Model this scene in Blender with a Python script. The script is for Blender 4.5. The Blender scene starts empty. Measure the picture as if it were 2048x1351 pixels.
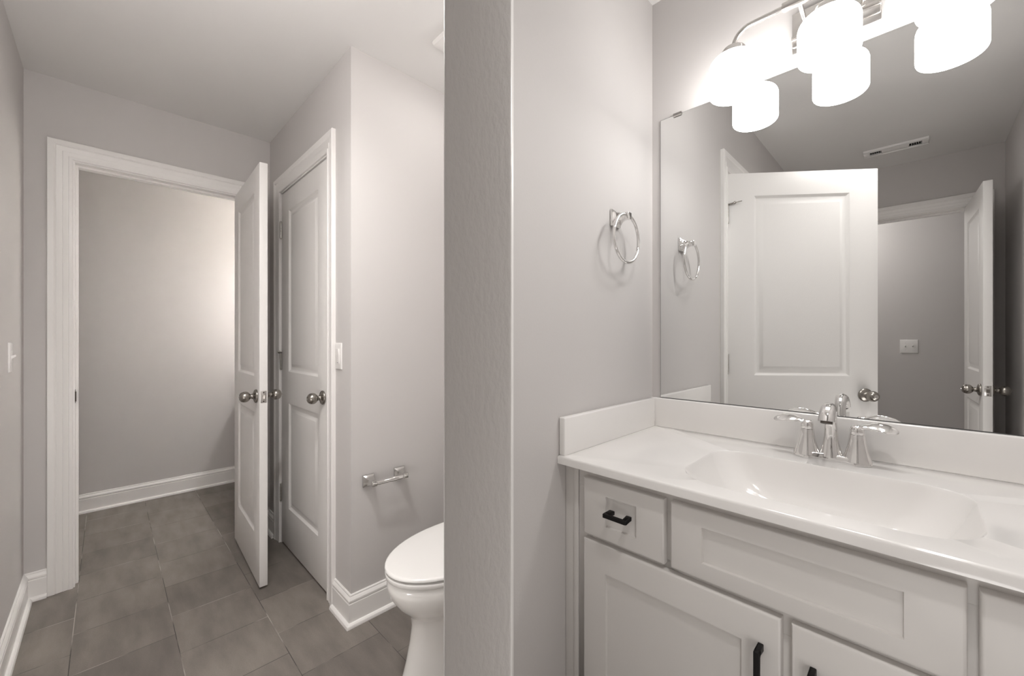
import bpy, bmesh, math, random
from mathutils import Vector, Matrix

S = bpy.context.scene
COL = S.collection
random.seed(4)
PI = math.pi

# ------------------------------------------------------------------ camera, world, exposure, lights
CAM_H = 1.208
cam_d = bpy.data.cameras.new('camera')
cam_d.sensor_fit = 'HORIZONTAL'
cam_d.sensor_width = 36.0
cam_d.lens = 36.0 * 810.0 / 2048.0
cam_d.clip_start = 0.02
cam = bpy.data.objects.new('camera', cam_d)
COL.objects.link(cam)
cam.location = (0, 0, CAM_H)
cam.rotation_euler = (PI / 2, 0, PI / 4)
S.camera = cam

W = bpy.data.worlds.new('world')
S.world = W
W.use_nodes = True
W.node_tree.nodes['Background'].inputs[0].default_value = (0.9, 0.9, 1.0, 1)
W.node_tree.nodes['Background'].inputs[1].default_value = 0.0

S.view_settings.view_transform = 'Standard'
S.view_settings.look = 'None'
S.view_settings.gamma = 1.0
S.view_settings.use_curve_mapping = False
S.view_settings.exposure = 2.25

SHADE_STRENGTH = 3.3
FAN_STRENGTH = 4.3


def lamp(name, loc, power, radius, color):
    d = bpy.data.lights.new(name, 'POINT')
    d.energy = power
    d.shadow_soft_size = radius
    d.color = color
    o = bpy.data.objects.new(name, d)
    COL.objects.link(o)
    o.location = loc
    return o


lamp('back_passage_light', (-0.75, -1.65, 2.2), 3.2, 0.12, (1.0, 0.975, 0.95))
# unseen fill lamps added to brighten the passage and the cabinet fronts
lamp('passage_fill_light', (-0.92, 0.0, 2.0), 3.0, 0.10, (1.0, 0.975, 0.95))  # added overhead fill for the closet wall and passage ceiling
lamp('passage_low_fill', (-0.98, -0.17, 0.62), 1.1, 0.08, (1.0, 0.975, 0.95))  # added low fill toward the toilet bowl and lower walls
lamp('cabinet_low_fill', (0.10, 0.40, 0.62), 0.55, 0.12, (1.0, 0.975, 0.95))  # added low fill, brightens drawers and cabinet doors
# recessed downlight in the ceiling of the bath passage
fd = bpy.data.lights.new('passage_downlight', 'SPOT')
fd.energy = 13.0
fd.spot_size = math.radians(150)
fd.spot_blend = 0.9
fd.shadow_soft_size = 0.06
fd.color = (1.0, 0.975, 0.95)
fo = bpy.data.objects.new('passage_downlight', fd)
COL.objects.link(fo)
fo.location = (-1.12, 0.26, 2.425)
# added fill spot at ceiling height, lights the cabinet fronts from above
gd = fd.copy()
gd.name = 'vanity_fill_spot'
gd.energy = 7.5
gd.shadow_soft_size = 0.05
go = bpy.data.objects.new('vanity_fill_spot', gd)
COL.objects.link(go)
go.location = (0.06, 0.40, 2.43)

try:
    S.cycles.max_bounces = 14
    S.cycles.diffuse_bounces = 8
    S.cycles.glossy_bounces = 8
    S.cycles.caustics_reflective = False
    S.cycles.caustics_refractive = False
except Exception:
    pass


# ------------------------------------------------------------------ materials
def principled(name, col, rough=0.5, metal=0.0, spec=0.5, bump=0.0, bscale=200.0, bdist=0.001,
               bstretch=(1, 1, 1), coat=0.0, mottling=0.0):
    m = bpy.data.materials.new(name)
    m.use_nodes = True
    nt = m.node_tree
    b = nt.nodes['Principled BSDF']
    b.inputs['Base Color'].default_value = (*col, 1)
    b.inputs['Roughness'].default_value = rough
    b.inputs['Metallic'].default_value = metal
    b.inputs['Specular IOR Level'].default_value = spec
    if coat:
        b.inputs['Coat Weight'].default_value = coat
        b.inputs['Coat Roughness'].default_value = 0.05
    tc = nt.nodes.new('ShaderNodeTexCoord')
    mp = nt.nodes.new('ShaderNodeMapping')
    mp.inputs['Scale'].default_value = bstretch
    nt.links.new(tc.outputs['Object'], mp.inputs['Vector'])
    if bump > 0:
        n = nt.nodes.new('ShaderNodeTexNoise')
        n.inputs['Scale'].default_value = bscale
        n.inputs['Detail'].default_value = 3.0
        nt.links.new(mp.outputs['Vector'], n.inputs['Vector'])
        bp = nt.nodes.new('ShaderNodeBump')
        bp.inputs['Strength'].default_value = bump
        bp.inputs['Distance'].default_value = bdist
        nt.links.new(n.outputs['Fac'], bp.inputs['Height'])
        nt.links.new(bp.outputs['Normal'], b.inputs['Normal'])
    if mottling > 0:
        n2 = nt.nodes.new('ShaderNodeTexNoise')
        n2.inputs['Scale'].default_value = 6.0
        n2.inputs['Detail'].default_value = 4.0
        nt.links.new(tc.outputs['Object'], n2.inputs['Vector'])
        mx = nt.nodes.new('ShaderNodeMix')
        mx.data_type = 'RGBA'
        mx.inputs[6].default_value = (*[c * (1 - mottling) for c in col], 1)
        mx.inputs[7].default_value = (*[min(1, c * (1 + mottling)) for c in col], 1)
        nt.links.new(n2.outputs['Fac'], mx.inputs[0])
        nt.links.new(mx.outputs[2], b.inputs['Base Color'])
    return m


M = {}
M['wall'] = principled('wall_paint', (0.590, 0.570, 0.560), 0.75, spec=0.25, bump=0.25, bscale=160, bdist=0.0006)
M['ceiling'] = principled('ceiling_paint', (0.76, 0.75, 0.74), 0.9, spec=0.1, bump=0.2, bscale=120, bdist=0.0006)
M['trim'] = principled('trim_paint', (0.83, 0.815, 0.80), 0.32, spec=0.4)
M['door'] = principled('door_paint', (0.79, 0.775, 0.76), 0.38, spec=0.4, bump=0.5, bscale=420, bdist=0.0006,
                       bstretch=(1.0, 1.0, 0.45))
M['cabinet'] = principled('cabinet_paint', (0.66, 0.64, 0.62), 0.42, spec=0.4)
M['marble'] = principled('cultured_marble', (0.80, 0.785, 0.77), 0.12, spec=0.5, coat=0.3)
M['porcelain'] = principled('porcelain', (0.86, 0.85, 0.83), 0.08, spec=0.5, coat=0.4)
M['seat'] = principled('seat_plastic', (0.79, 0.78, 0.765), 0.22, spec=0.5)
M['chrome'] = principled('chrome', (0.80, 0.79, 0.78), 0.06, metal=1.0)
M['satin_chrome'] = principled('satin_chrome', (0.66, 0.65, 0.635), 0.16, metal=1.0)
M['nickel'] = principled('brushed_nickel', (0.34, 0.318, 0.292), 0.27, metal=1.0)
M['light_nickel'] = principled('light_nickel', (0.62, 0.60, 0.58), 0.24, metal=1.0)
M['dark_metal'] = principled('dark_metal', (0.10, 0.085, 0.075), 0.4, metal=0.8)
M['black'] = principled('black_metal', (0.010, 0.009, 0.009), 0.5, spec=0.2)
M['void'] = principled('dark_slot', (0.015, 0.015, 0.015), 0.8)
M['plastic'] = principled('white_plastic', (0.78, 0.765, 0.75), 0.3)
M['register'] = principled('register_enamel', (0.86, 0.85, 0.84), 0.4)
M['rubber'] = principled('rubber_tip', (0.75, 0.73, 0.70), 0.6)
M['mirror'] = principled('silvered_glass', (0.86, 0.865, 0.86), 0.0, metal=1.0)
M['mirror_edge'] = principled('mirror_edge', (0.10, 0.10, 0.10), 0.4)


def emis_mat(name, col, strength, base):
    m = bpy.data.materials.new(name)
    m.use_nodes = True
    b = m.node_tree.nodes['Principled BSDF']
    b.inputs['Base Color'].default_value = (*base, 1)
    b.inputs['Roughness'].default_value = 0.3
    b.inputs['Emission Color'].default_value = (*col, 1)
    b.inputs['Emission Strength'].default_value = strength
    return m


M['shade'] = emis_mat('opal_glass_lit', (1.0, 0.978, 0.955), SHADE_STRENGTH, (0.9, 0.9, 0.88))
M['fan_lens'] = emis_mat('fan_lens_lit', (1.0, 0.97, 0.94), FAN_STRENGTH, (0.9, 0.9, 0.88))


def floor_material():
    m = bpy.data.materials.new('floor_tile')
    m.use_nodes = True
    nt = m.node_tree
    L = nt.links.new
    b = nt.nodes['Principled BSDF']
    tc = nt.nodes.new('ShaderNodeTexCoord')
    mp = nt.nodes.new('ShaderNodeMapping')
    # brick rows run along world X; row height .2965 along Y, tile .2896 along X, half offset
    RH, TW = 0.2965, 0.2896
    mp.inputs['Location'].default_value = (2.428 + 20.5 * TW, 0.0985 + 20 * RH, 0)
    L(tc.outputs['Object'], mp.inputs['Vector'])
    br = nt.nodes.new('ShaderNodeTexBrick')
    br.offset = 0.5
    br.offset_frequency = 2
    br.squash = 1.0
    br.inputs['Scale'].default_value = 1.0
    br.inputs['Brick Width'].default_value = TW
    br.inputs['Row Height'].default_value = RH
    br.inputs['Mortar Size'].default_value = 0.0016
    br.inputs['Mortar Smooth'].default_value = 0.3
    br.inputs['Bias'].default_value = 0.0
    br.inputs['Color1'].default_value = (0.172, 0.153, 0.137, 1)
    br.inputs['Color2'].default_value = (0.235, 0.210, 0.188, 1)
    br.inputs['Mortar'].default_value = (0.5, 0.5, 0.5, 1)
    L(mp.outputs['Vector'], br.inputs['Vector'])
    # cloudy variation of the tile glaze, streaked along X
    mp2 = nt.nodes.new('ShaderNodeMapping')
    mp2.inputs['Scale'].default_value = (1.6, 5.0, 1)
    L(tc.outputs['Object'], mp2.inputs['Vector'])
    n = nt.nodes.new('ShaderNodeTexNoise')
    n.inputs['Scale'].default_value = 3.0
    n.inputs['Detail'].default_value = 6.0
    L(mp2.outputs['Vector'], n.inputs['Vector'])
    nf = nt.nodes.new('ShaderNodeTexNoise')
    nf.inputs['Scale'].default_value = 260.0
    nf.inputs['Detail'].default_value = 2.0
    L(tc.outputs['Object'], nf.inputs['Vector'])
    ramp = nt.nodes.new('ShaderNodeMapRange')
    ramp.inputs[1].default_value = 0.3
    ramp.inputs[2].default_value = 0.7
    ramp.inputs[3].default_value = 0.82
    ramp.inputs[4].default_value = 1.18
    L(n.outputs['Fac'], ramp.inputs[0])
    ramp2 = nt.nodes.new('ShaderNodeMapRange')
    ramp2.inputs[3].default_value = 0.86
    ramp2.inputs[4].default_value = 1.14
    L(nf.outputs['Fac'], ramp2.inputs[0])
    mul = nt.nodes.new('ShaderNodeMath')
    mul.operation = 'MULTIPLY'
    L(ramp.outputs[0], mul.inputs[0])
    L(ramp2.outputs[0], mul.inputs[1])
    vm = nt.nodes.new('ShaderNodeVectorMath')
    vm.operation = 'SCALE'
    L(br.outputs['Color'], vm.inputs[0])
    L(mul.outputs[0], vm.inputs['Scale'])
    # grout: patchy, dark in places and pale in others
    ng = nt.nodes.new('ShaderNodeTexNoise')
    ng.inputs['Scale'].default_value = 4.5
    ng.inputs['Detail'].default_value = 3.0
    L(tc.outputs['Object'], ng.inputs['Vector'])
    gr = nt.nodes.new('ShaderNodeValToRGB')
    gr.color_ramp.elements[0].position = 0.48
    gr.color_ramp.elements[0].color = (0.075, 0.066, 0.058, 1)
    gr.color_ramp.elements[1].position = 0.62
    gr.color_ramp.elements[1].color = (0.42, 0.38, 0.34, 1)
    L(ng.outputs['Fac'], gr.inputs[0])
    mx = nt.nodes.new('ShaderNodeMix')
    mx.data_type = 'RGBA'
    L(br.outputs['Fac'], mx.inputs[0])
    L(vm.outputs[0], mx.inputs[6])
    L(gr.outputs[0], mx.inputs[7])
    L(mx.outputs[2], b.inputs['Base Color'])
    b.inputs['Roughness'].default_value = 0.5
    b.inputs['Specular IOR Level'].default_value = 0.35
    bp = nt.nodes.new('ShaderNodeBump')
    bp.inputs['Strength'].default_value = 0.5
    bp.inputs['Distance'].default_value = 0.0015
    inv = nt.nodes.new('ShaderNodeMath')
    inv.operation = 'SUBTRACT'
    inv.inputs[0].default_value = 1.0
    L(br.outputs['Fac'], inv.inputs[1])
    L(inv.outputs[0], bp.inputs['Height'])
    L(bp.outputs['Normal'], b.inputs['Normal'])
    return m


M['floor'] = floor_material()


# ------------------------------------------------------------------ mesh helper
class MB:
    def __init__(self):
        self.v = []
        self.f = []

    def add(self, vs, fs):
        o = len(self.v)
        self.v += [tuple(p) for p in vs]
        self.f += [tuple(i + o for i in q) for q in fs]
        return self

    def box(self, x0, x1, y0, y1, z0, z1):
        vs = [(x0, y0, z0), (x1, y0, z0), (x1, y1, z0), (x0, y1, z0),
              (x0, y0, z1), (x1, y0, z1), (x1, y1, z1), (x0, y1, z1)]
        return self.add(vs, [(0, 3, 2, 1), (4, 5, 6, 7), (0, 1, 5, 4), (1, 2, 6, 5), (2, 3, 7, 6), (3, 0, 4, 7)])

    def rings(self, loops, closed=True, cap0=True, cap1=True):
        """loft equal-length loops of points"""
        n = len(loops[0])
        vs = [p for l in loops for p in l]
        fs = []
        for k in range(len(loops) - 1):
            for i in range(n if closed else n - 1):
                j = (i + 1) % n
                fs.append((k * n + i, k * n + j, (k + 1) * n + j, (k + 1) * n + i))
        if cap0:
            fs.append(tuple(reversed(range(n))))
        if cap1:
            fs.append(tuple((len(loops) - 1) * n + i for i in range(n)))
        return self.add(vs, fs)

    def lathe(self, prof, origin, axis=(0, 0, 1), n=32):
        """prof: list of (radius, height along axis)"""
        a = Vector(axis).normalized()
        u = a.orthogonal().normalized()
        w = a.cross(u)
        o = Vector(origin)
        loops = []
        for r, h in prof:
            r = max(r, 1e-5)
            loops.append([o + a * h + (u * math.cos(t) + w * math.sin(t)) * r
                          for t in [2 * PI * i / n for i in range(n)]])
        return self.rings(loops)

    def cyl(self, p0, p1, r, n=20, r1=None):
        p0 = Vector(p0)
        d = Vector(p1) - p0
        return self.lathe([(r, 0), (r if r1 is None else r1, d.length)], p0, d, n)

    def tube(self, pts, rad, n=14, squash=None, closed=False):
        """tube along points; rad: number or list; squash: (side vector, factor list)"""
        P = [Vector(p) for p in pts]
        m = len(P)
        R = rad if isinstance(rad, (list, tuple)) else [rad] * m
        T = []
        for i in range(m):
            if closed:
                t = P[(i + 1) % m] - P[i - 1]
            else:
                t = P[min(i + 1, m - 1)] - P[max(i - 1, 0)]
            T.append(t.normalized())
        u = T[0].orthogonal().normalized()
        loops = []
        for i in range(m):
            u = (u - T[i] * u.dot(T[i]))
            if u.length < 1e-6:
                u = T[i].orthogonal()
            u.normalize()
            w = T[i].cross(u)
            loops.append([P[i] + (u * math.cos(t) + w * math.sin(t)) * R[i]
                          for t in [2 * PI * k / n for k in range(n)]])
        if closed:
            loops.append(loops[0])
            return self.rings(loops, cap0=False, cap1=False)
        return self.rings(loops)

    def xf(self, mat, start=0):
        for i in range(start, len(self.v)):
            self.v[i] = tuple(mat @ Vector(self.v[i]))
        return self

    def build(self, name, mat, parent=None, bevel=0.0, segs=2, smooth=35.0, local=False, subsurf=0, bevel_angle=40.0):
        me = bpy.data.meshes.new(name)
        off = Vector((0, 0, 0))
        if parent is not None and not local:
            off = Vector(parent.get('_o', (0, 0, 0)))
        me.from_pydata([tuple(Vector(p) - off) for p in self.v], [], self.f)
        bm = bmesh.new()
        bm.from_mesh(me)
        bmesh.ops.remove_doubles(bm, verts=bm.verts, dist=1e-6)
        bmesh.ops.recalc_face_normals(bm, faces=bm.faces)
        if bevel > 0:
            es = [e for e in bm.edges if len(e.link_faces) == 2 and e.calc_face_angle(0) > math.radians(bevel_angle)]
            bmesh.ops.bevel(bm, geom=es, offset=bevel, segments=segs, profile=0.5, affect='EDGES', clamp_overlap=True)
        bm.to_mesh(me)
        bm.free()
        if smooth:
            for p in me.polygons:
                p.use_smooth = True
            me.set_sharp_from_angle(angle=math.radians(smooth))
        me.materials.append(mat)
        o = bpy.data.objects.new(name, me)
        COL.objects.link(o)
        if parent is not None:
            o.parent = parent
            o['_o'] = tuple(off)
        if subsurf:
            md = o.modifiers.new('subsurf', 'SUBSURF')
            md.levels = subsurf
            md.render_levels = subsurf
        return o


def tag(o, label=None, cat=None, group=None, kind=None):
    if label:
        o['label'] = label
    if cat:
        o['category'] = cat
    if group:
        o['group'] = group
    if kind:
        o['kind'] = kind
    return o


def thing(name, loc, label, cat, rz=0.0, group=None, kind=None):
    o = bpy.data.objects.new(name, None)
    COL.objects.link(o)
    o.empty_display_size = 0.05
    o.location = loc
    o.rotation_euler = (0, 0, rz)
    o['_o'] = tuple(loc)
    return tag(o, label, cat, group, kind)


def struct(mb, name, mat, label=None, cat=None, **kw):
    o = mb.build(name, mat, **kw)
    return tag(o, label, cat, None, 'structure')


def copy_tree(o, parent=None):
    c = o.copy()
    COL.objects.link(c)
    c.parent = parent
    for ch in list(o.children):
        copy_tree(ch, c)
    return c


# ------------------------------------------------------------------ the plan (metres; camera stands at the origin)
CEIL = 2.44
XT = -0.694           # towel wall, vanity side
XTB = -0.812          # towel wall, toilet side
YM = 1.430            # mirror wall
XR = 0.392            # right wall of the vanity room
YB = -1.130           # back wall of the vanity room
YC = 0.728            # closet wall
XW = -1.689           # toilet side wall
XF, XFB = -2.890, -2.995   # far door wall, bath side and other side
YL = -0.270           # left wall of the bath passage
XH = -4.080           # wall beyond the far door
YH = -2.060           # wall beyond the back door
JH = 2.060            # jamb head height

# door openings (clear, between jambs)
D1 = (-0.125, 0.594)          # vanity room doorway, along Y in the towel wall
D2 = (-0.110, 0.578)          # far doorway, along Y
D3 = (-2.660, -1.940)         # closet doorway, along X
D4 = (-0.395, 0.258)          # back doorway, along X
RO = 0.015                    # jamb board thickness


def wall_along_y(name, x0, x1, y0, y1, op=None, **kw):
    mb = MB()
    if op is None:
        mb.box(x0, x1, y0, y1, 0, CEIL)
    else:
        a, b = op[0] - RO, op[1] + RO
        mb.box(x0, x1, y0, a, 0, CEIL)
        mb.box(x0, x1, b, y1, 0, CEIL)
        mb.box(x0, x1, a, b, JH + RO, CEIL)
    return struct(mb, name, M['wall'], smooth=0, **kw)


def wall_along_x(name, y0, y1, x0, x1, op=None, **kw):
    mb = MB()
    if op is None:
        mb.box(x0, x1, y0, y1, 0, CEIL)
    else:
        a, b = op[0] - RO, op[1] + RO
        mb.box(x0, a, y0, y1, 0, CEIL)
        mb.box(b, x1, y0, y1, 0, CEIL)
        mb.box(a, b, y0, y1, JH + RO, CEIL)
    return struct(mb, name, M['wall'], smooth=0, **kw)


struct(MB().box(-4.3, 1.6, -2.25, 1.6, -0.12, 0.0), 'floor', M['floor'], smooth=0)
struct(MB().box(-4.3, 1.6, -2.25, 1.6, CEIL, CEIL + 0.12), 'ceiling', M['ceiling'], smooth=0)
wall_along_x('wall_mirror', YM, YM + 0.12, -4.2, XR + 0.12)
wall_along_y('wall_towel', XTB, XT, YB - 0.115, YM, D1)
wall_along_y('wall_right', XR, XR + 0.12, YB, YM)
wall_along_x('wall_back', YB - 0.115, YB, XT, 1.5, D4)
wall_along_y('wall_toilet', XW - 0.115, XW, YC + 0.115, YM)
wall_along_x('wall_closet', YC, YC + 0.115, XF, XW, D3)
wall_along_y('wall_far', XFB, XF, -1.6, YM, D2)
wall_along_x('wall_left', YL - 0.115, YL, XF, XTB)
wall_along_y('wall_adjoining_far', XH - 0.12, XH, -1.6, YM)
wall_along_x('wall_adjoining_end', -1.72, -1.6, -4.2, XF)
wall_along_x('wall_passage', YH - 0.12, YH, -1.6, 1.6)
wall_along_y('wall_passage_left', -1.6, -1.48, YH, YB - 0.115)
wall_along_x('wall_passage_near', YB - 0.115, YB, -1.6, XTB)
wall_along_y('wall_passage_right', 1.5, 1.6, YH, YB)

# ------------------------------------------------------------------ casings (jamb boards, stops and fluted casing of each doorway)
CASING = [(0.0, 0.0), (0.0, 0.0085), (0.003, 0.0105), (0.0135, 0.0110), (0.0150, 0.0085), (0.0230, 0.0095),
          (0.0325, 0.0125), (0.0345, 0.0105), (0.0440, 0.0125), (0.0535, 0.0150), (0.0555, 0.0130), (0.0590, 0.0165),
          (0.0620, 0.0180), (0.0810, 0.0180), (0.0830, 0.0160), (0.0830, 0.0)]
CAS_W = 0.083
REV = 0.006


def casing(mb, fmap, s0, s1, zt):
    loops = []
    for k in range(4):
        loop = []
        for o, d in CASING:
            s = s0 - o if k < 2 else s1 + o
            z = 0.0 if k in (0, 3) else zt + o
            loop.append(fmap(s, d, z))
        loops.append(loop)
    mb.rings(loops)


def doorway(n, axis, w0, w1, op, label, stop_side):
    """axis: 'x' wall plane normal along X (opening along Y). w0 < w1 faces of the wall. stop_side: position of the stop"""
    mb = MB()
    a, b = op

    def bx(s0, s1, d0, d1, z0, z1):
        if axis == 'x':
            mb.box(d0, d1, s0, s1, z0, z1)
        else:
            mb.box(s0, s1, d0, d1, z0, z1)
    bx(a - RO, a, w0, w1, 0, JH)
    bx(b, b + RO, w0, w1, 0, JH)
    bx(a - RO, b + RO, w0, w1, JH, JH + RO)
    st0, st1 = stop_side
    bx(a, a + 0.010, st0, st1, 0, JH)
    bx(b - 0.010, b, st0, st1, 0, JH)
    bx(a + 0.010, b - 0.010, st0, st1, JH - 0.010, JH)
    if axis == 'x':
        casing(mb, lambda s, d, z: (w1 + d, s, z), a - REV, b + REV, JH + REV)
        casing(mb, lambda s, d, z: (w0 - d, s, z), a - REV, b + REV, JH + REV)
    else:
        casing(mb, lambda s, d, z: (s, w1 + d, z), a - REV, b + REV, JH + REV)
        casing(mb, lambda s, d, z: (s, w0 - d, z), a - REV, b + REV, JH + REV)
    return struct(mb, 'trim_%d' % n, M['trim'], label, smooth=25)


doorway(1, 'x', XTB, XT, D1, 'white casing of the vanity room doorway', (-0.775, -0.735))
t2 = doorway(2, 'x', XFB, XF, D2, 'white fluted casing of the far doorway', (-2.968, -2.930))
doorway(3, 'y', YC, YC + 0.115, D3, 'white fluted casing of the closet door', (0.768, 0.806))
doorway(4, 'y', YB - 0.115, YB, D4, 'white casing seen in the mirror', (-1.206, -1.168))
# latch strikes let into the jambs
mb = MB()
mb.box(-2.922, -2.893, D2[0] - 0.001, D2[0] + 0.0015, 0.892, 0.956)
mb.cyl((-2.893, D2[0] + 0.0012, 0.900), (-2.893, D2[0] + 0.0012, 0.948), 0.0035, 12)
mb.build('strike_plate', M['dark_metal'], t2)

# ------------------------------------------------------------------ baseboards
BASE = [(0.0, 0.0), (0.029, 0.0), (0.029, 0.006), (0.0265, 0.012), (0.021, 0.0165), (0.015, 0.018), (0.015, 0.093),
        (0.0125, 0.0955), (0.0125, 0.0985), (0.0150, 0.1010), (0.0150, 0.1080), (0.0105, 0.1160), (0.0070, 0.1200),
        (0.0070, 0.1250), (0.0045, 0.1280), (0.0, 0.1280)]


def baseboard(name, pts, label=None):
    """pts in plan, room on the left of the direction of travel"""
    P = [Vector((p[0], p[1])) for p in pts]
    n = len(P)
    loops = []
    for i in range(n):
        ns = []
        if i > 0:
            d = (P[i] - P[i - 1]).normalized()
            ns.append(Vector((-d.y, d.x)))
        if i < n - 1:
            d = (P[i + 1] - P[i]).normalized()
            ns.append(Vector((-d.y, d.x)))
        if len(ns) == 2:
            off = (ns[0] + ns[1]) / (1 + ns[0].dot(ns[1]))
        else:
            off = ns[0]
        loops.append([(P[i].x + off.x * d, P[i].y + off.y * d, z) for d, z in BASE])
    return struct(MB().rings(loops), name, M['trim'], label, smooth=25)


c = CAS_W + REV
baseboard('baseboard_left', [(XF, D2[0] - c), (XF, YL), (XTB - 0.018, YL)], 'white baseboard along the left wall')
baseboard('baseboard_toilet', [(XW, YM), (XW, YC), (D3[1] + c, YC)], 'white baseboard around the toilet nook corner')
baseboard('baseboard_corner', [(D3[0] - c, YC), (XF, YC), (XF, D2[1] + c)], 'short white baseboard behind the far door')
baseboard('baseboard_adjoining', [(XH, 0.90), (XH, -1.6)], 'white baseboard beyond the far door')
baseboard('baseboard_towel', [(XTB, D1[1] + c), (XTB, YM), (XW, YM)])
baseboard('baseboard_vanity', [(XT, 0.90), (XT, D1[1] + c)])
baseboard('baseboard_back', [(XT, D1[0] - c), (XT, YB), (D4[0] - c, YB)])
baseboard('baseboard_right', [(D4[1] + c, YB), (XR, YB), (XR, 0.90)])
baseboard('baseboard_passage', [(-1.48, YH), (1.5, YH)])


# ------------------------------------------------------------------ doors
def panel_face(mb, w, z0, z1, y, sgn, cols, rows):
    """a moulded door face at local y, outward direction sgn along y, panels at cols x rows"""
    xs = [0.0, cols[0], cols[1], w]
    zs = [z0] + [r for rr in rows for r in rr] + [z1]
    for i in range(3):
        for k in range(len(zs) - 1):
            if i == 1 and k % 2 == 1:
                a, b, c0, d0 = xs[1], xs[2], zs[k], zs[k + 1]
                prof = [(0, 0), (0.003, 0.0008), (0.012, 0.0085), (0.016, 0.0098), (0.030, 0.0098), (0.033, 0.0090),
                        (0.046, 0.0022), (0.049, 0.0018)]
                loops = []
                for ins, dep in prof:
                    yy = y - sgn * dep
                    loops.append([(a + ins, yy, c0 + ins), (b - ins, yy, c0 + ins), (b - ins, yy, d0 - ins), (a + ins, yy, d0 - ins)])
                mb.rings(loops, cap0=False, cap1=True)
            else:
                mb.add([(xs[i], y, zs[k]), (xs[i + 1], y, zs[k]), (xs[i + 1], y, zs[k + 1]), (xs[i], y, zs[k + 1])], [(0, 1, 2, 3)])


def knob_mb(x, z, y, sgn, keyed):
    """egg shaped knob with its rose; sticks out along sgn*y"""
    mb = MB()
    ax = (0, sgn, 0)
    mb.lathe([(0.0, 0), (0.0325, 0), (0.0335, 0.003), (0.0325, 0.007), (0.029, 0.010), (0.022, 0.0125), (0.0150, 0.0150),
              (0.0120, 0.019), (0.0112, 0.024), (0.0118, 0.028), (0.0160, 0.0305), (0.0212, 0.035), (0.0248, 0.041), (0.0262, 0.048),
              (0.0255, 0.055), (0.0228, 0.0625), (0.0185, 0.068), (0.0125, 0.0715), (0.0, 0.0725)], (x, y, z), ax, 36)
    return mb


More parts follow.
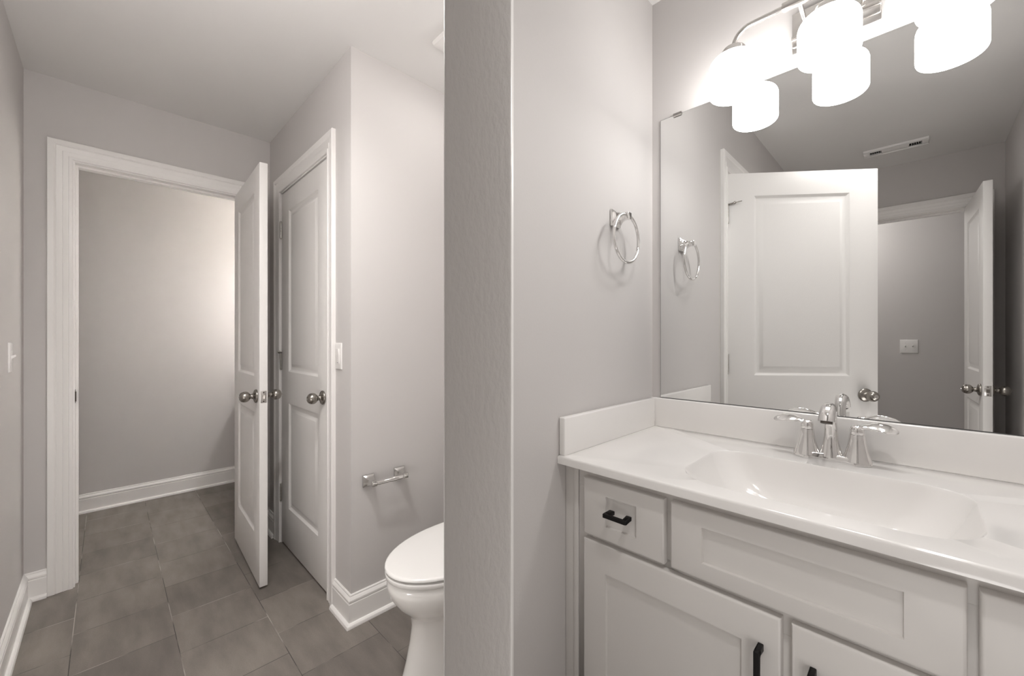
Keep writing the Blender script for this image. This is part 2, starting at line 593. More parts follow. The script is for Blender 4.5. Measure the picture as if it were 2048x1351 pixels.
def make_door(n, loc, rz, w, yr, label, keyed_out, knob_plus=True, knob_minus=True, hinge_y=0.0, stop_on=None, edge_plate=True, z0=0.012, z1=2.052):
    """local frame: hinge pin at the origin, leaf along +x, thickness yr=(y0,y1)"""
    d = thing('door_%d' % n, loc, label, 'door', rz, kind='structure')
    y0, y1 = yr
    mb = MB()
    rows = [(0.235, 0.840), (1.015, 1.938)]
    cols = (0.128 if w > 0.68 else 0.118, w - (0.128 if w > 0.68 else 0.118))
    panel_face(mb, w, z0, z1, y1, 1, cols, rows)
    panel_face(mb, w, z0, z1, y0, -1, cols, rows)
    zs = [z0, rows[0][0], rows[0][1], rows[1][0], rows[1][1], z1]
    for xx in (0.0, w):
        for k in range(5):
            mb.add([(xx, y0, zs[k]), (xx, y1, zs[k]), (xx, y1, zs[k + 1]), (xx, y0, zs[k + 1])], [(0, 1, 2, 3)])
    xs = [0.0, cols[0], cols[1], w]
    for zz in (z0, z1):
        for k in range(3):
            mb.add([(xs[k], y0, zz), (xs[k + 1], y0, zz), (xs[k + 1], y1, zz), (xs[k], y1, zz)], [(0, 1, 2, 3)])
    mb.build('door_leaf', M['door'], d, bevel=0.0016, segs=2, smooth=24, local=True, bevel_angle=70)
    xk, zk = w - 0.060, 0.924
    for on, yy, sg, keyed in ((knob_plus, y1, 1, keyed_out == 1), (knob_minus, y0, -1, keyed_out == -1)):
        if not on:
            continue
        kb = knob_mb(xk, zk, yy, sg, keyed).build('door_knob', M['nickel'], d, local=True, smooth=50)
        if keyed:
            m2 = MB()
            m2.lathe([(0.0095, 0.0), (0.0095, 0.0012), (0.0075, 0.0020), (0.0, 0.0022)], (xk, yy + sg * 0.0708, zk), (0, sg, 0), 24)
            m2.build('lock_button', M['light_nickel'], kb, local=True)
            m2 = MB().box(xk - 0.0045, xk + 0.0045, yy + sg * 0.0722, yy + sg * 0.0732, zk - 0.001, zk + 0.001)
            m2.build('lock_slot', M['void'], kb, local=True)
        else:
            m2 = MB()
            m2.lathe([(0.0035, 0.0), (0.0030, 0.004), (0.0, 0.006)], (xk, yy + sg * 0.0715, zk), (0, sg, 0), 14)
            m2.build('lock_button', M['light_nickel'], kb, local=True)
    if edge_plate:
        ym = (y0 + y1) / 2
        lp = MB()
        lp.box(w - 0.001, w + 0.0012, ym - 0.0125, ym + 0.0125, zk - 0.0285, zk + 0.0285)
        lp = lp.build('latch_plate', M['light_nickel'], d, local=True, bevel=0.0006)
        lb = MB()
        lb.rings([[(w, ym - 0.0065, zk - 0.0085), (w, ym + 0.0065, zk - 0.0085), (w, ym + 0.0065, zk + 0.0085), (w, ym - 0.0065, zk + 0.0085)],
                  [(w + 0.004, ym - 0.0065, zk - 0.0085), (w + 0.004, ym + 0.0065, zk - 0.0085), (w + 0.004, ym + 0.0065, zk + 0.0085), (w + 0.004, ym - 0.0065, zk + 0.0085)],
                  [(w + 0.010, ym + 0.0045, zk - 0.0085), (w + 0.010, ym + 0.0065, zk - 0.0085), (w + 0.010, ym + 0.0065, zk + 0.0085), (w + 0.010, ym + 0.0045, zk + 0.0085)]])
        lb.build('latch_bolt', M['nickel'], lp, local=True)
        sc = MB()
        for dz in (-0.021, 0.021):
            sc.lathe([(0.0034, 0.0), (0.0030, 0.0010), (0.0, 0.0012)], (w + 0.0011, ym, zk + dz), (1, 0, 0), 14)
        sc.build('screw', M['dark_metal'], lp, local=True)
    ys = 1 if y1 < 0.02 and abs(y1) < abs(y0) else -1
    for zc in (1.845, 1.075, 0.300):
        h = MB()
        py = hinge_y + ys * 0.003
        for q in range(5):
            h.cyl((0, py, zc - 0.0445 + q * 0.0178), (0, py, zc - 0.0445 + q * 0.0178 + 0.0172), 0.0062, 16)
        h.lathe([(0.0066, 0), (0.0066, 0.003), (0.004, 0.007), (0.0, 0.008)], (0, py, zc + 0.0445), (0, 0, 1), 16)
        h.lathe([(0.0066, 0), (0.0066, 0.003), (0.004, 0.007), (0.0, 0.008)], (0, py, zc - 0.0445), (0, 0, -1), 16)
        h.box(0.0, 0.004, min(py, py - ys * 0.030), max(py, py - ys * 0.030), zc - 0.0445, zc + 0.0445)
        ho = h.build('hinge', M['light_nickel'], d, local=True)
        if stop_on is not None and abs(zc - stop_on) < 0.01:
            st = MB()
            zt = zc + 0.048
            st.lathe([(0.0105, 0), (0.0105, 0.004), (0.007, 0.006), (0.0, 0.007)], (0, py, zt - 0.003), (0, 0, 1), 16)
            st.cyl((0, py, zt), (0.024, py + ys * 0.018, zt + 0.001), 0.0042, 12)
            st.cyl((0.022, py + ys * 0.016, zt + 0.0), (0.030, py + ys * 0.020, zt + 0.006), 0.0066, 12)
            st.cyl((0.026, py + ys * 0.018, zt + 0.003), (0.058, py + ys * 0.026, zt + 0.009), 0.0024, 12)
            st = st.build('hinge_pin_stop', M['nickel'], ho, local=True)
    return d


def dirang(p, q):
    return math.atan2(q[1] - p[1], q[0] - p[0])


P1, Q1 = (-0.6895, 0.5915), (-0.1375, 0.1375)
L1 = math.dist(P1, Q1)
make_door(1, (P1[0], P1[1], 0), dirang(P1, Q1), L1, (-0.0325, 0.0),
          'white two-panel door standing half open beside the vanity, edge toward the viewer', 1, stop_on=1.845)
P2, Q2 = (-2.8865, 0.5745), (-2.2260, 0.5510)
L2 = math.dist(P2, Q2)
make_door(2, (P2[0], P2[1], 0), dirang(P2, Q2), L2, (-0.0345, 0.0),
          'white two-panel door swung wide open in the far doorway', -1)
make_door(3, (D3[0] + 0.003, YC + 0.002, 0), 0.0, D3[1] - D3[0] - 0.006, (0.0, 0.035),
          'white two-panel door shut in the wall left of the toilet', 0, knob_plus=False, stop_on=1.075, edge_plate=False)
P4 = (D4[1] - 0.004, YB + 0.004)
Q4 = (0.2860, -0.487)
make_door(4, (P4[0], P4[1], 0), dirang(P4, Q4), math.dist(P4, Q4), (0.0, 0.035),
          'white door on the back wall seen edge-on in the mirror', 0)

# ------------------------------------------------------------------ vanity cabinet
VX0, VX1 = -0.646, 0.324
FY = 0.885            # front of the doors and drawers
FF = 0.904            # face frame front
CT = 0.889            # counter top height
CB = 0.867            # underside of the top

vc = thing('vanity_cabinet', (-0.161, 1.16, 0.0), 'light gray painted vanity cabinet with black pulls under the white sink top', 'cabinet')
b = MB()
b.box(VX0, VX1, FF, FF + 0.019, 0.100, 0.150)          # bottom rail
b.box(VX0, VX1, FF, FF + 0.019, 0.815, CB)             # top rail
b.box(VX0, VX0 + 0.042, FF, FF + 0.019, 0.150, 0.815)
b.box(VX1 - 0.042, VX1, FF, FF + 0.019, 0.150, 0.815)
b.box(-0.414, -0.376, FF, FF + 0.019, 0.670, 0.815)
b.box(0.040, 0.076, FF, FF + 0.019, 0.670, 0.815)
b.box(VX0 + 0.042, VX1 - 0.042, FF, FF + 0.019, 0.650, 0.705)
b.box(-0.195, -0.147, FF, FF + 0.019, 0.150, 0.650)
b.build('face_frame', M['cabinet'], vc, bevel=0.001)
b = MB()
b.box(VX0, VX0 + 0.016, FF + 0.019, YM - 0.002, 0.0, CB)
b.box(VX1 - 0.016, VX1, FF + 0.019, YM - 0.002, 0.0, CB)
b.box(VX0 + 0.016, VX1 - 0.016, FF + 0.019, YM - 0.002, 0.100, 0.116)
b.box(VX0 + 0.016, VX1 - 0.016, YM - 0.012, YM - 0.002, 0.116, CB)
b.build('carcass', M['cabinet'], vc)
MB().box(VX0 + 0.016, VX1 - 0.016, 0.965, 0.980, 0.0, 0.100).build('toe_kick', M['cabinet'], vc)
b = MB()
b.box(XT + 0.001, VX0 - 0.0012, FF + 0.001, FF + 0.020, 0.0, CB)
b.box(VX0 - 0.016, VX0 - 0.0015, FF - 0.0030, FF + 0.001, 0.0, CB)
b.build('filler_strip', M['cabinet'], vc, bevel=0.0012)
MB().box(VX1 + 0.0012, XR - 0.001, FF + 0.001, FF + 0.020, 0.0, CB).build('filler_strip', M['cabinet'], vc, bevel=0.0012)


def shaker(x0, x1, z0, z1, sx, sz):
    """shaker front with a flat recessed panel and an eased outer edge"""
    mb = MB()
    yb = FF - 0.0005
    e = 0.0035

    def rect(i, y):
        return [(x0 + i, y, z0 + i), (x1 - i, y, z0 + i), (x1 - i, y, z1 - i), (x0 + i, y, z1 - i)]

    def rect2(i, y):
        return [(x0 + sx + i, y, z0 + sz + i), (x1 - sx - i, y, z0 + sz + i), (x1 - sx - i, y, z1 - sz - i), (x0 + sx + i, y, z1 - sz - i)]
    mb.rings([rect(0, yb), rect(0, FY + e * 1.6), rect(0.0008, FY + e * 0.7), rect(0.003, FY + 0.0006), rect(0.0055, FY), rect2(0, FY),
              rect2(0.0008, FY + 0.0066), rect2(0.0014, FY + 0.0072)])
    return mb


def pull(cx, cz, ln, vertical):
    """squared bar pull on two flared feet"""
    mb = MB()
    hl = ln / 2
    y_out, y_in = FY - 0.034, FY - 0.0255
    def T(a, y, h):
        return (cx + h, y, cz + a) if vertical else (cx + a, y, cz + h)
    w = 0.0050
    mb.rings([[T(-hl, y_out + 0.001, -w), T(-hl, y_out + 0.001, w), T(-hl, y_in, w), T(-hl, y_in, -w)],
              [T(hl, y_out + 0.001, -w), T(hl, y_out + 0.001, w), T(hl, y_in, w), T(hl, y_in, -w)]])
    for s in (-1, 1):
        a0, a1 = s * hl, s * (hl - 0.0105)
        mb.rings([[T(a0, y_in, -w), T(a0, y_in, w), T(a1, y_in, w), T(a1, y_in, -w)],
                  [T(a0, FY + 0.001, -w), T(a0, FY + 0.001, w), T(a1 - s * 0.004, FY + 0.001, w), T(a1 - s * 0.004, FY + 0.001, -w)]])
    return mb


fronts = [('drawer', -0.620, -0.403, 0.6975, 0.845, 0.0665, 0.036, (-0.5115, 0.7760, 0.060, False)),
          ('false_drawer_front', -0.388, 0.0525, 0.6975, 0.845, 0.067, 0.036, None),
          ('drawer', 0.0640, 0.281, 0.6975, 0.845, 0.0665, 0.036, (0.1725, 0.7760, 0.060, False)),
          ('cabinet_door', -0.620, -0.1785, 0.125, 0.685, 0.0665, 0.0700, (-0.2115, 0.567, 0.115, True)),
          ('cabinet_door', -0.1630, 0.281, 0.125, 0.685, 0.0665, 0.0700, (-0.1300, 0.567, 0.115, True))]
for nm, x0, x1, z0, z1, sx, sz, pl in fronts:
    f = shaker(x0, x1, z0, z1, sx, sz).build(nm, M['cabinet'], vc, smooth=40)
    if pl:
        p = pull(*pl).build('pull_handle', M['black'], f, bevel=0.0016)
        p['label'] = 'black pull handle'


# ------------------------------------------------------------------ vanity top with integral basin
def rrect(x0, x1, y0, y1, r, n=24, rf=None):
    pts = []
    rb = r
    rf = r if rf is None else rf
    for cx, cy, a0, r in ((x1 - rb, y1 - rb, 0, rb), (x0 + rb, y1 - rb, PI / 2, rb), (x0 + rf, y0 + rf, PI, rf), (x1 - rf, y0 + rf, 1.5 * PI, rf)):
        for i in range(n):
            a = a0 + (PI / 2) * i / (n - 1)
            pts.append(Vector((cx + r * math.cos(a), cy + r * math.sin(a))))
    return pts


TX0, TX1, TY0, TY1 = XT + 0.001, XR - 0.001, 0.868, YM - 0.001
rim = rrect(-0.408, 0.083, 0.928, 1.258, 0.07, 24, 0.105)
bot = rrect(-0.300, -0.010, 1.005, 1.205, 0.080)
steps = [(0.0, 0.0), (0.008, 0.0005), (0.02, 0.0022), (0.045, 0.007), (0.10, 0.019), (0.20, 0.040), (0.34, 0.064), (0.50, 0.084), (0.68, 0.098),
         (0.84, 0.106), (1.0, 0.110)]
loops = []
for s, dp in steps:
    loops.append([(rim[i].x * (1 - s) + bot[i].x * s, rim[i].y * (1 - s) + bot[i].y * s, CT - dp) for i in range(len(rim))])
cxy = Vector((-0.166, 1.10))
inner = [(cxy.x + (p.x - cxy.x) * 0.07, cxy.y + 0.03 + (p.y - cxy.y) * 0.10, CT - 0.116) for p in bot]
mid = [(cxy.x + (p.x - cxy.x) * 0.5, cxy.y + 0.015 + (p.y - cxy.y) * 0.5, CT - 0.1135) for p in bot]
loops += [mid, inner]
outer = []
for p in rim:
    d = p - cxy
    k = min(((TX1 if d.x > 0 else TX0) - cxy.x) / d.x if abs(d.x) > 1e-9 else 1e9,
            ((TY1 if d.y > 0 else TY0) - cxy.y) / d.y if abs(d.y) > 1e-9 else 1e9)
    outer.append(cxy + d * k)
for cx_, cy_ in ((TX0, TY0), (TX1, TY0), (TX1, TY1), (TX0, TY1)):
    i = min(range(len(outer)), key=lambda q: (outer[q] - Vector((cx_, cy_))).length)
    outer[i] = Vector((cx_, cy_))


def ring(ins, z):
    return [(min(max(p.x, TX0 + ins), TX1 - ins), min(max(p.y, TY0 + ins), TY1 - ins), z) for p in outer]


mb = MB()
mb.rings([ring(0.0, CB), ring(0.0, CT - 0.006), ring(0.0012, CT - 0.0025), ring(0.003, CT - 0.0008), ring(0.006, CT)] + loops, cap0=False, cap1=True)
# underside and the outside of the bowl
ub = [[(p[0], p[1], p[2] - 0.012) for p in l] for l in loops[4:]]
mb.rings([ring(0.0, CB), [(p[0], p[1], CB) for p in loops[4]]] + ub, cap0=False, cap1=True)
vt = mb.build('sink', M['marble'], None, smooth=30)
tag(vt, 'glossy white vanity top with a wide moulded-in sink basin, on the gray cabinet', 'sink')
vt['_o'] = (0, 0, 0)


def splash(pts, name):
    o = MB().box(*pts).build(name, M['marble'], vt, bevel=0.004, segs=3)
    return o


splash((TX0, TX1, YM - 0.020, YM - 0.001, CT - 0.001, 0.992), 'backsplash')
splash((TX0, TX0 + 0.020, 0.874, YM - 0.0205, CT - 0.001, 0.992), 'side_splash')
dr = MB()
dr.lathe([(0.0, -0.004), (0.021, -0.004), (0.023, 0.0), (0.0215, 0.002), (0.016, 0.001), (0.0155, -0.002), (0.013, 0.003), (0.006, 0.006), (0.0, 0.0065)],
         (-0.166, 1.13, CT - 0.1145), (0, 0, 1), 32)
dr.build('drain', M['chrome'], vt)

# ------------------------------------------------------------------ faucet
FX, FYc = -0.159, 1.342
fa = thing('faucet', (FX, FYc, CT), 'chrome two-handle faucet on the white vanity top behind the basin', 'faucet')
b = MB()
n = 64
lo = []
for z, k in ((0.0, 1.0), (0.003, 1.0), (0.008, 0.975), (0.0135, 0.92), (0.0165, 0.86), (0.0175, 0.78)):
    l = []
    for i in range(n):
        t = 2 * PI * i / n
        cx_, sx_ = math.cos(t), math.sin(t)
        x = 0.082 * math.copysign(abs(cx_) ** 0.75, cx_)
        hw = 0.0235 + 0.0085 * math.exp(-((abs(x) - 0.053) / 0.018) ** 2) - 0.004 * math.exp(-(x / 0.02) ** 2)
        y = hw * math.copysign(abs(sx_) ** 0.8, sx_)
        l.append((FX + x * k, FYc + y * k, CT + z))
    lo.append(l)
b.rings(lo)
b.build('base_plate', M['chrome'], fa, smooth=50)


def ellring(c, rx, ry, tilt=0.0, n=28, back=1.0):
    """horizontal ellipse; tilt leans the ring forward (rotation about X)"""
    out = []
    for i in range(n):
        t = 2 * PI * i / n
        x, y = rx * math.cos(t), ry * math.sin(t)
        if y > 0:
            y *= back
        out.append((c[0] + x, c[1] + y * math.cos(tilt), c[2] + y * math.sin(tilt)))
    return out


# spout: tapering column that arcs forward into a bell shaped hood
b = MB()
path = [(0.000, 0.010, 0.0255, 0.0235, 0), (0.000, 0.030, 0.0205, 0.0200, 0), (-0.001, 0.055, 0.0165, 0.0172, 0.02), (-0.002, 0.080, 0.0142, 0.0155, 0.06),
        (-0.005, 0.104, 0.0134, 0.0150, 0.20), (-0.012, 0.123, 0.0134, 0.0150, 0.50), (-0.024, 0.135, 0.0140, 0.0150, 0.90), (-0.039, 0.140, 0.0150, 0.0150, 1.32),
        (-0.054, 0.1375, 0.0160, 0.0150, 1.80), (-0.066, 0.130, 0.0168, 0.0146, 2.25), (-0.073, 0.121, 0.0174, 0.0140, 2.62), (-0.077, 0.111, 0.0178, 0.0134, 2.85)]
lo = []
for y, z, rx, ry, tl in path:
    l = []
    for i in range(28):
        t = 2 * PI * i / 28
        x, q = rx * math.cos(t), ry * math.sin(t)
        l.append((FX + x, FYc + y + q * math.cos(tl), CT + z + q * math.sin(tl)))
    lo.append(l)
b.rings(lo)
sp = b.build('spout', M['chrome'], fa, smooth=60)
b = MB()
y, z, rx, ry, tl = path[-1]
ca = Vector((FX, FYc + y - 0.001, CT + z - 0.001))
b.lathe([(0.0, -0.001), (0.0125, -0.001), (0.0125, 0.0035), (0.0, 0.0035)], ca, (0, -math.sin(tl), math.cos(tl)), 24)
b.build('aerator', M['dark_metal'], sp)
for s in (-1, 1):
    hx = FX + s * 0.0515
    b = MB()
    b.lathe([(0.0, 0.008), (0.0300, 0.008), (0.0285, 0.014), (0.0240, 0.028), (0.0200, 0.044), (0.0172, 0.060), (0.0155, 0.0735), (0.0150, 0.0750), (0.0, 0.0752)],
            (hx, FYc, CT), (0, 0, 1), 36)
    hb = b.build('handle_body', M['chrome'], fa, smooth=50)
    b = MB()
    b.lathe([(0.0, 0.0755), (0.0142, 0.0755), (0.0146, 0.078), (0.0146, 0.088), (0.0130, 0.094), (0.0085, 0.0975), (0.0, 0.0985)], (hx, FYc, CT), (0, 0, 1), 32)
    # paddle lever sweeping outward
    seg = [(-0.004, 0.0860, 0.0080, 0.0070), (0.006, 0.0920, 0.0085, 0.0062), (0.017, 0.0965, 0.0092, 0.0052), (0.030, 0.0990, 0.0108, 0.0044), (0.043, 0.0990, 0.0122, 0.0038),
           (0.056, 0.0972, 0.0122, 0.0033), (0.067, 0.0945, 0.0102, 0.0028), (0.074, 0.0925, 0.0068, 0.0022), (0.0775, 0.0915, 0.0025, 0.0012)]
    lo = []
    for dx, z, wy, hz in seg:
        lo.append([(hx + s * dx, FYc + 1.25 * wy * math.cos(t), CT + z + hz * math.sin(t) + 0.62 * wy * math.cos(t) * min(1.0, max(0.0, dx / 0.03))) for t in [2 * PI * i / 20 for i in range(20)]])
    b.rings(lo)
    b.build('lever', M['chrome'], hb, smooth=60)

# ------------------------------------------------------------------ wall mirror
MX0, MX1, MZ0, MZ1 = -0.6595, 0.352, 0.994, 1.997
mr = thing('wall_mirror', (-0.15, YM, MZ0), 'large frameless mirror on the wall above the vanity top', 'mirror')
b = MB()
ye = YM - 0.0052
b.add([(MX0, ye, MZ0), (MX1, ye, MZ0), (MX1, ye, MZ1), (MX0, ye, MZ1)], [(0, 1, 2, 3)])
b.box(MX0, MX1, ye, YM - 0.0002, MZ0, MZ1)
gl = MB().box(MX0, MX1, ye, YM - 0.0012, MZ0, MZ1).build('mirror_glass', M['mirror'], mr, smooth=0)
b = MB()
e = 0.0013
b.box(MX0 - e, MX0, ye + 0.0008, YM - 0.0004, MZ0 - e, MZ1 + e)
b.box(MX1, MX1 + e, ye + 0.0008, YM - 0.0004, MZ0 - e, MZ1 + e)
b.box(MX0, MX1, ye + 0.0008, YM - 0.0004, MZ1, MZ1 + e)
b.box(MX0, MX1, ye + 0.0008, YM - 0.0004, MZ0 - e, MZ0)
b.build('mirror_edge', M['mirror_edge'], mr, smooth=0)
for cx_ in (-0.598, 0.29):
    b = MB()
    b.box(cx_ - 0.015, cx_ + 0.015, YM - 0.0095, YM - 0.0003, MZ1 + 0.0015, MZ1 + 0.006)
    b.box(cx_ - 0.015, cx_ + 0.015, YM - 0.0095, YM - 0.0070, MZ1 - 0.007, MZ1 + 0.0015)
    b.build('mirror_clip', M['light_nickel'], mr, bevel=0.0008)

# ------------------------------------------------------------------ vanity light
GX = (-0.384, -0.161, 0.062)
GY = 1.3135
TUBE = 2.113
vl = thing('vanity_light', (-0.161, YM, 2.09), 'three-shade nickel vanity light glowing above the mirror', 'light')
b = MB()
b.box(-0.258, -0.064, YM - 0.016, YM - 0.0005, 2.032, 2.150)
b.box(-0.256, -0.066, YM - 0.021, YM - 0.016, 2.050, 2.132)
b.box(-0.258, -0.064, YM - 0.024, YM - 0.016, 2.070, 2.082)
bp_ = b.build('backplate', M['light_nickel'], vl, bevel=0.0015)
for x in (-0.224, -0.098):
    MB().cyl((x, GY + 0.004, TUBE), (x, YM - 0.020, 2.100), 0.0058, 16).build('support_rod', M['light_nickel'], vl)
b = MB()
pts = []
for k in range(9):
    a = PI / 2 * k / 8
    pts.append((GX[0] + 0.045 - 0.045 * math.cos(a), GY, TUBE - 0.045 + 0.045 * math.sin(a)))
pts = [(GX[0], GY, TUBE - 0.062)] + pts
right = [(2 * GX[1] - p[0], p[1], p[2]) for p in reversed(pts)]
b.tube(pts + right, 0.0068, 16)
b.build('arm', M['light_nickel'], vl, smooth=60)
MB().box(-0.262, -0.060, GY - 0.010, GY + 0.010, TUBE - 0.009, TUBE + 0.009).build('cross_bar', M['light_nickel'], vl, bevel=0.002)


def bulb(x, energy):
    """the bulb's light leaving the bottom of a shade"""
    bd = bpy.data.lights.new('bulb_light', 'AREA')
    bd.shape = 'DISK'
    bd.size = 0.08
    bd.energy = energy
    bd.color = (1.0, 0.978, 0.955)
    bo = bpy.data.objects.new('bulb_light', bd)
    COL.objects.link(bo)
    bo.location = (x, GY, 1.9255)


for x in GX:
    b = MB()
    b.lathe([(0.0, 0.0), (0.030, 0.0), (0.031, 0.003), (0.031, 0.020), (0.028, 0.024), (0.012, 0.027), (0.0085, 0.032), (0.0, 0.032)], (x, GY, 2.040), (0, 0, 1), 32)
    if x == GX[1]:
        b.cyl((x, GY, 2.07), (x, GY, TUBE - 0.008), 0.0068, 16)
    cp = b.build('shade_cap', M['light_nickel'], vl, smooth=40)
    b = MB()
    R = 0.0665
    prof = [(0.0, 0.0), (0.020, 0.0)]
    for k in range(7):
        a = PI / 2 * k / 6
        prof.append((R - 0.014 + 0.014 * math.sin(a), 0.014 - 0.014 * math.cos(a)))
    for k in range(9):
        a = PI / 2 * k / 8
        prof.append((R - 0.030 + 0.030 * math.cos(a), 0.084 + 0.030 * math.sin(a)))
    prof += [(0.020, 0.1145), (0.0, 0.1145)]
    b.lathe(prof, (x, GY, 1.926), (0, 0, 1), 48)
    b.build('glass_shade', M['shade'], vl, smooth=60)
    bulb(x, 0.13)


# ------------------------------------------------------------------ flared square post, used by the towel ring and the paper holder
def flared_post(o, out, side, up, plate, length, end):
    """o: centre on the wall; out/side/up unit vectors; square plate flaring down to a small end block"""
    o, out, side, up = Vector(o), Vector(out), Vector(side), Vector(up)
    mb = MB()

    def sq(h, d, dz=0.0):
        c0 = o + out * d + up * dz
        return [c0 - side * h - up * h, c0 + side * h - up * h, c0 + side * h + up * h, c0 - side * h + up * h]
    prof = [(plate, 0.0005), (plate, 0.006), (plate * 0.94, 0.0085)]
    for k in range(1, 9):
        t = k / 8
        prof.append((end + (plate * 0.88 - end) * (1 - t) ** 2.2, 0.0085 + (length - 0.021) * t))
    prof += [(end * 1.12, length - 0.012), (end * 1.12, length - 0.001), (end * 1.0, length)]
    mb.rings([sq(h, d) for h, d in prof])
    return mb


tr = thing('towel_ring', (XT, 1.163, 1.593), 'chrome towel ring on the wall left of the mirror', 'towel ring')
b = flared_post((XT, 1.163, 1.593), (1, 0, 0), (0, 1, 0), (0, 0, 1), 0.0265, 0.056, 0.0095)
b.build('mount', M['chrome'], tr, bevel=0.0008, smooth=40)
b = MB()
RR = 0.076
cz = 1.593 - 0.001 - RR + 0.007
pts = [(XT + 0.0445, 1.163 + RR * math.sin(2 * PI * i / 64), cz + RR * math.cos(2 * PI * i / 64)) for i in range(64)]
b.tube(pts, 0.0050, 14, closed=True)
b.build('ring', M['chrome'], tr, smooth=60)

tp = thing('toilet_paper_holder', (XW, 0.877, 0.584), 'empty chrome toilet paper holder on the wall beside the toilet', 'toilet paper holder')
for y in (0.803, 0.951):
    flared_post((XW, y, 0.590), (1, 0, 0), (0, 1, 0), (0, 0, 1), 0.0260, 0.066, 0.0100).build('post', M['satin_chrome'], tp, bevel=0.0008, smooth=40)
b = MB()
b.lathe([(0.004, 0.0), (0.0075, 0.003), (0.0082, 0.008), (0.0082, 0.061), (0.0092, 0.063), (0.0092, 0.066), (0.0105, 0.068), (0.0105, 0.120), (0.0085, 0.125), (0.004, 0.127)],
        (XW + 0.060, 0.8135, 0.588), (0, 1, 0), 24)
b.build('roller', M['chrome'], tp, smooth=40)

# ------------------------------------------------------------------ toilet
TXc = -1.228
to = thing('toilet', (TXc, 1.0, 0.0), 'white toilet with its lid down in the nook behind the door edge', 'toilet')


def egg(yf, yc, yb, hw, z, n=48, p=2.0, pb=2.6):
    l = []
    for i in range(n):
        t = 2 * PI * i / n
        s, c_ = math.sin(t), math.cos(t)
        if c_ >= 0:
            y = yc - (yc - yf) * abs(c_) ** (2 / p)
            x = hw * math.copysign(abs(s) ** (2 / p), s)
        else:
            y = yc + (yb - yc) * abs(c_) ** (2 / pb)
            x = hw * math.copysign(abs(s) ** (2 / pb), s)
        l.append((TXc + x, y, z))
    return l


b = MB()
secs = [(0.0, 0.708, 1.05, 1.395, 0.130), (0.006, 0.702, 1.05, 1.398, 0.134), (0.030, 0.710, 1.05, 1.395, 0.128), (0.080, 0.724, 1.05, 1.390, 0.119), (0.150, 0.740, 1.04, 1.385, 0.113),
        (0.205, 0.748, 1.03, 1.38, 0.112), (0.240, 0.744, 1.01, 1.37, 0.118), (0.256, 0.733, 1.0, 1.365, 0.129), (0.275, 0.715, 0.99, 1.36, 0.145), (0.300, 0.692, 0.97, 1.35, 0.163), (0.330, 0.673, 0.96, 1.34, 0.175),
        (0.355, 0.664, 0.955, 1.33, 0.181), (0.375, 0.662, 0.955, 1.32, 0.182), (0.386, 0.666, 0.955, 1.31, 0.179), (0.392, 0.674, 0.955, 1.30, 0.171)]
b.rings([egg(yf, yc, yb, hw, z) for z, yf, yc, yb, hw in secs])
b.build('bowl', M['porcelain'], to, smooth=60)


def slab(z0, z1, yf, yb, hw, dome=0.0, e=1.0):
    mb2 = MB()
    lo2 = []
    r = min(0.008, (z1 - z0) * 0.45)
    for z, i in ((z0, 0.010), (z0 + 0.0015, 0.003), (z0 + r * 0.6, 0.0), (z1 - r * e, 0.0), (z1 - r * 0.45 * e, 0.0018 * e), (z1 - r * 0.12 * e, 0.0052 * e), (z1, 0.010 * e)):
        lo2.append(egg(yf + i, 0.955, yb - i, hw - i, z))
    if dome:
        lo2.append(egg(yf + 0.06, 0.955, yb - 0.05, hw - 0.06, z1 + dome))
        lo2.append(egg(yf + 0.20, 0.955, yb - 0.15, hw - 0.15, z1 + dome * 1.4))
    mb2.rings(lo2)
    return mb2


slab(0.3975, 0.4160, 0.656, 1.165, 0.186, 0.0, 0.3).build('toilet_seat', M['seat'], to, smooth=50)
slab(0.4215, 0.4350, 0.655, 1.170, 0.186, 0.0015).build('toilet_lid', M['seat'], to, smooth=50)
for x in (-0.075, 0.075):
    MB().cyl((TXc + x - 0.018, 1.182, 0.412), (TXc + x + 0.018, 1.182, 0.412), 0.012, 16).build('seat_hinge', M['seat'], to)


def rbox(x0, x1, y0, y1, z0, z1, r, taper=0.0):
    m2 = MB()
    lo2 = []
    for z, i in ((z0, 0.006), (z0 + 0.006, 0.0), (z1 - 0.006, 0.0), (z1, 0.006)):
        t = taper * (z1 - z) / (z1 - z0)
        lo2.append([(p.x, p.y, z) for p in rrect(x0 + i + t, x1 - i - t, y0 + i + t, y1 - i, r, 8)])
    m2.rings(lo2)
    return m2


rbox(TXc - 0.21, TXc + 0.21, 1.205, 1.405, 0.392, 0.735, 0.035, 0.02).build('tank', M['porcelain'], to, smooth=40)
rbox(TXc - 0.22, TXc + 0.22, 1.195, 1.412, 0.7355, 0.770, 0.035).build('tank_lid', M['porcelain'], to, smooth=40)
b = MB()
b.cyl((TXc - 0.155, 1.207, 0.665), (TXc - 0.155, 1.192, 0.665), 0.013, 18)
b.tube([(TXc - 0.155, 1.190, 0.665), (TXc - 0.12, 1.186, 0.663), (TXc - 0.085, 1.186, 0.658)], [0.006, 0.0055, 0.007], 12)
b.build('flush_handle', M['chrome'], to)


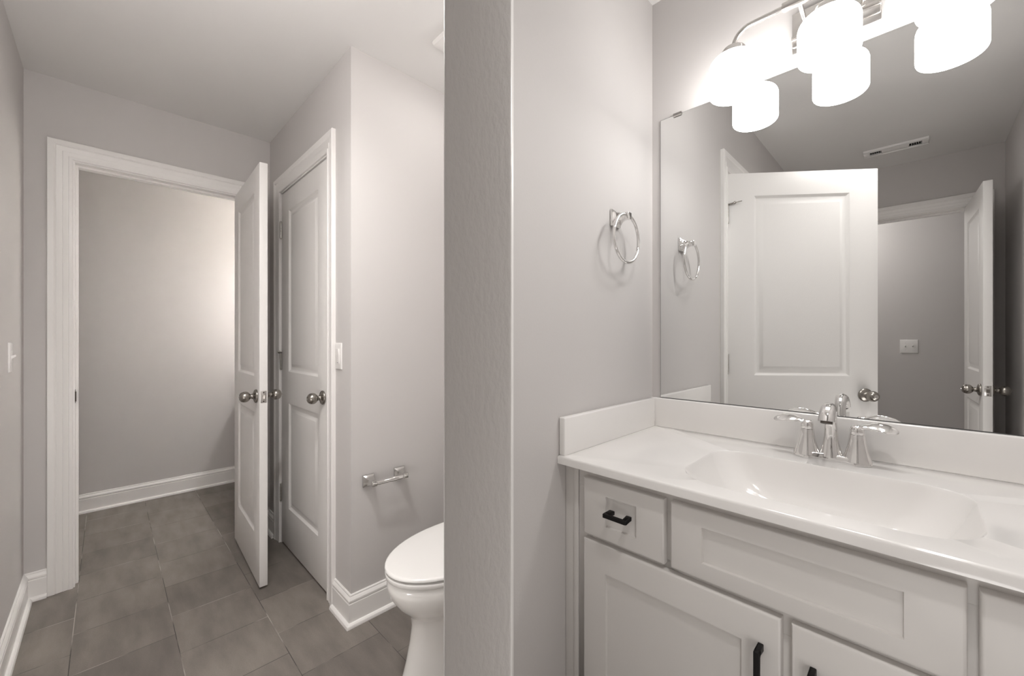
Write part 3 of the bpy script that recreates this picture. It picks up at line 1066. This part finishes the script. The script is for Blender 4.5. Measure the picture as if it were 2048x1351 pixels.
# ------------------------------------------------------------------ switches
def switch(name, centre, out, side, gangs, style, label, w=0.070):
    """style: 'rocker' or 'toggle'"""
    o = Vector(centre)
    n_, s_, u_ = Vector(out), Vector(side), Vector((0, 0, 1))
    th = thing(name, centre, label, 'light switch')

    def bx(s0, s1, u0, u1, d0, d1, taper=0.0):
        f = lambda s, u, d: tuple(o + s_ * s + u_ * u + n_ * d)
        t = taper
        return [[f(s0, u0, d0), f(s1, u0, d0), f(s1, u1, d0), f(s0, u1, d0)],
                [f(s0 + t, u0 + t, d1), f(s1 - t, u0 + t, d1), f(s1 - t, u1 - t, d1), f(s0 + t, u1 - t, d1)]]
    W2 = (w + 0.046 * (gangs - 1)) / 2
    MB().rings(bx(-W2, W2, -0.059, 0.059, 0.0003, 0.0055, 0.003)).build('switch_plate', M['plastic'], th, bevel=0.001)
    for g in range(gangs):
        sx_ = (g - (gangs - 1) / 2) * 0.046
        if style == 'rocker':
            fr = MB().rings(bx(sx_ - 0.0170, sx_ + 0.0170, -0.0345, 0.0345, 0.005, 0.0066, 0.0005)).build('rocker_frame', M['plastic'], th)
            f = lambda s, u, d: tuple(o + s_ * s + u_ * u + n_ * d)
            a = 0.0150
            m2 = MB()
            m2.rings([[f(sx_ + q, -0.032, 0.006), f(sx_ + q, -0.032, 0.0075), f(sx_ + q, 0.0, 0.0085), f(sx_ + q, 0.032, 0.0115), f(sx_ + q, 0.032, 0.006)] for q in (-a, a)])
            rk = m2.build('rocker', M['plastic'], th, bevel=0.0006)
            MB().rings(bx(sx_ - 0.003, sx_ + 0.003, -0.0295, -0.0275, 0.0072, 0.0084)).build('indicator', M['dark_metal'], rk)
        else:
            MB().rings(bx(sx_ - 0.0052, sx_ + 0.0052, -0.012, 0.012, 0.005, 0.0066)).build('toggle_collar', M['plastic'], th)
            f = lambda s, u, d: tuple(o + s_ * s + u_ * u + n_ * d)
            m2 = MB()
            m2.rings([[f(sx_ - 0.004, -0.006, 0.0055), f(sx_ + 0.004, -0.006, 0.0055), f(sx_ + 0.004, 0.006, 0.0055), f(sx_ - 0.004, 0.006, 0.0055)],
                      [f(sx_ - 0.003, 0.004, 0.018), f(sx_ + 0.003, 0.004, 0.018), f(sx_ + 0.003, 0.011, 0.016), f(sx_ - 0.003, 0.011, 0.016)]])
            m2.build('toggle', M['plastic'], th, bevel=0.0008)
            for u in (-0.030, 0.030):
                oo = o + s_ * sx_ + u_ * u + n_ * 0.0054
                MB().lathe([(0.003, 0.0), (0.0025, 0.0009), (0.0, 0.001)], oo, n_, 12).build('screw', M['plastic'], th)
    return th


switch('light_switch', (-1.812, YC, 1.128), (0, -1, 0), (1, 0, 0), 1, 'rocker', 'white rocker switch on the wall between closet door casing and toilet nook')
switch('light_switch', (-2.505, YL, 1.132), (0, 1, 0), (-1, 0, 0), 1, 'toggle', 'white toggle switch on the left wall beside the far doorway')
switch('light_switch', (-0.049, YH, 1.135), (0, 1, 0), (-1, 0, 0), 2, 'toggle', 'double toggle switch plate seen in the mirror through the back doorway')

# ------------------------------------------------------------------ ceiling vent (seen in the mirror) and the fan light over the toilet
cv = thing('ceiling_vent', (-0.10, -0.745, CEIL), 'white ceiling vent with louvers reflected in the mirror', 'vent')
b = MB()
x0, x1, y0, y1 = -0.252, 0.052, -0.805, -0.690
zz = CEIL - 0.012
b.box(x0, x1, y0, y0 + 0.027, zz, CEIL)
b.box(x0, x1, y1 - 0.027, y1, zz, CEIL)
b.box(x0, x0 + 0.030, y0 + 0.027, y1 - 0.027, zz, CEIL)
b.box(x1 - 0.030, x1, y0 + 0.027, y1 - 0.027, zz, CEIL)
b.box(-0.165, -0.035, y0 + 0.027, y1 - 0.027, zz, CEIL)
b.build('frame', M['register'], cv, bevel=0.0012)
MB().box(x0 + 0.030, x1 - 0.030, y0 + 0.027, y1 - 0.027, CEIL - 0.0012, CEIL - 0.0002).build('duct_opening', M['void'], cv)
for xa in (-0.219, -0.032):
    for k in range(5):
        xx = xa + 0.006 + k * 0.0105
        b = MB().add([(xx, y0 + 0.027, CEIL - 0.0012), (xx + 0.0012, y0 + 0.027, CEIL - 0.0012), (xx + 0.0032, y0 + 0.027, zz), (xx + 0.002, y0 + 0.027, zz),
                      (xx, y1 - 0.027, CEIL - 0.0012), (xx + 0.0012, y1 - 0.027, CEIL - 0.0012), (xx + 0.0032, y1 - 0.027, zz), (xx + 0.002, y1 - 0.027, zz)],
                     [(0, 1, 2, 3), (7, 6, 5, 4), (0, 4, 5, 1), (1, 5, 6, 2), (2, 6, 7, 3), (3, 7, 4, 0)])
        b.build('louver', M['register'], cv)

fl = thing('fan_light', (-1.275, 1.10, CEIL), 'white square ceiling fan light above the toilet', 'light')
b = MB()
fx0, fx1, fy0, fy1 = -1.432, -1.140, 0.955, 1.247
lo = []
for z, i in ((CEIL - 0.0003, 0.0), (CEIL - 0.006, 0.0), (CEIL - 0.016, 0.006), (CEIL - 0.022, 0.020), (CEIL - 0.024, 0.042)):
    lo.append([(p.x, p.y, z) for p in rrect(fx0 + i, fx1 - i, fy0 + i, fy1 - i, 0.012, 6)])
b.rings(lo)
b.build('grille', M['plastic'], fl, smooth=30)
b = MB()
lo = []
for z, i in ((CEIL - 0.0235, 0.0), (CEIL - 0.034, 0.002), (CEIL - 0.044, 0.010), (CEIL - 0.050, 0.030), (CEIL - 0.0515, 0.05)):
    lo.append([(p.x, p.y, z) for p in rrect(fx0 + 0.055 + i, fx1 - 0.055 - i, fy0 + 0.055 + i, fy1 - 0.055 - i, 0.025, 6)])
b.rings(lo)
b.build('lens', M['fan_lens'], fl, smooth=50)

# ------------------------------------------------------------------ the adjoining room beyond the far door has the same vanity and light against its right wall
DX = XH - XT
WARM = next(o for o in vl.children if o.name.startswith('glass_shade')).data.copy()
WARM.materials[0] = emis_mat('opal_glass_warm', (1.0, 0.96, 0.91), 7.0, (0.9, 0.9, 0.88))
for src, lab in ((vc, 'gray vanity cabinet of the adjoining room, right of the far doorway'), (vt, 'white vanity top of the adjoining room, right of the far doorway'),
                 (vl, 'vanity light of the adjoining room, right of the far doorway')):
    q = copy_tree(src)
    q.location.x += DX
    q['label'] = lab
    for ch in q.children:
        if ch.name.startswith('glass_shade'):
            ch.data = WARM

for x in GX:
    bulb(x + DX, 0.8)

for o in bpy.data.objects:
    if '_o' in o:
        del o['_o']
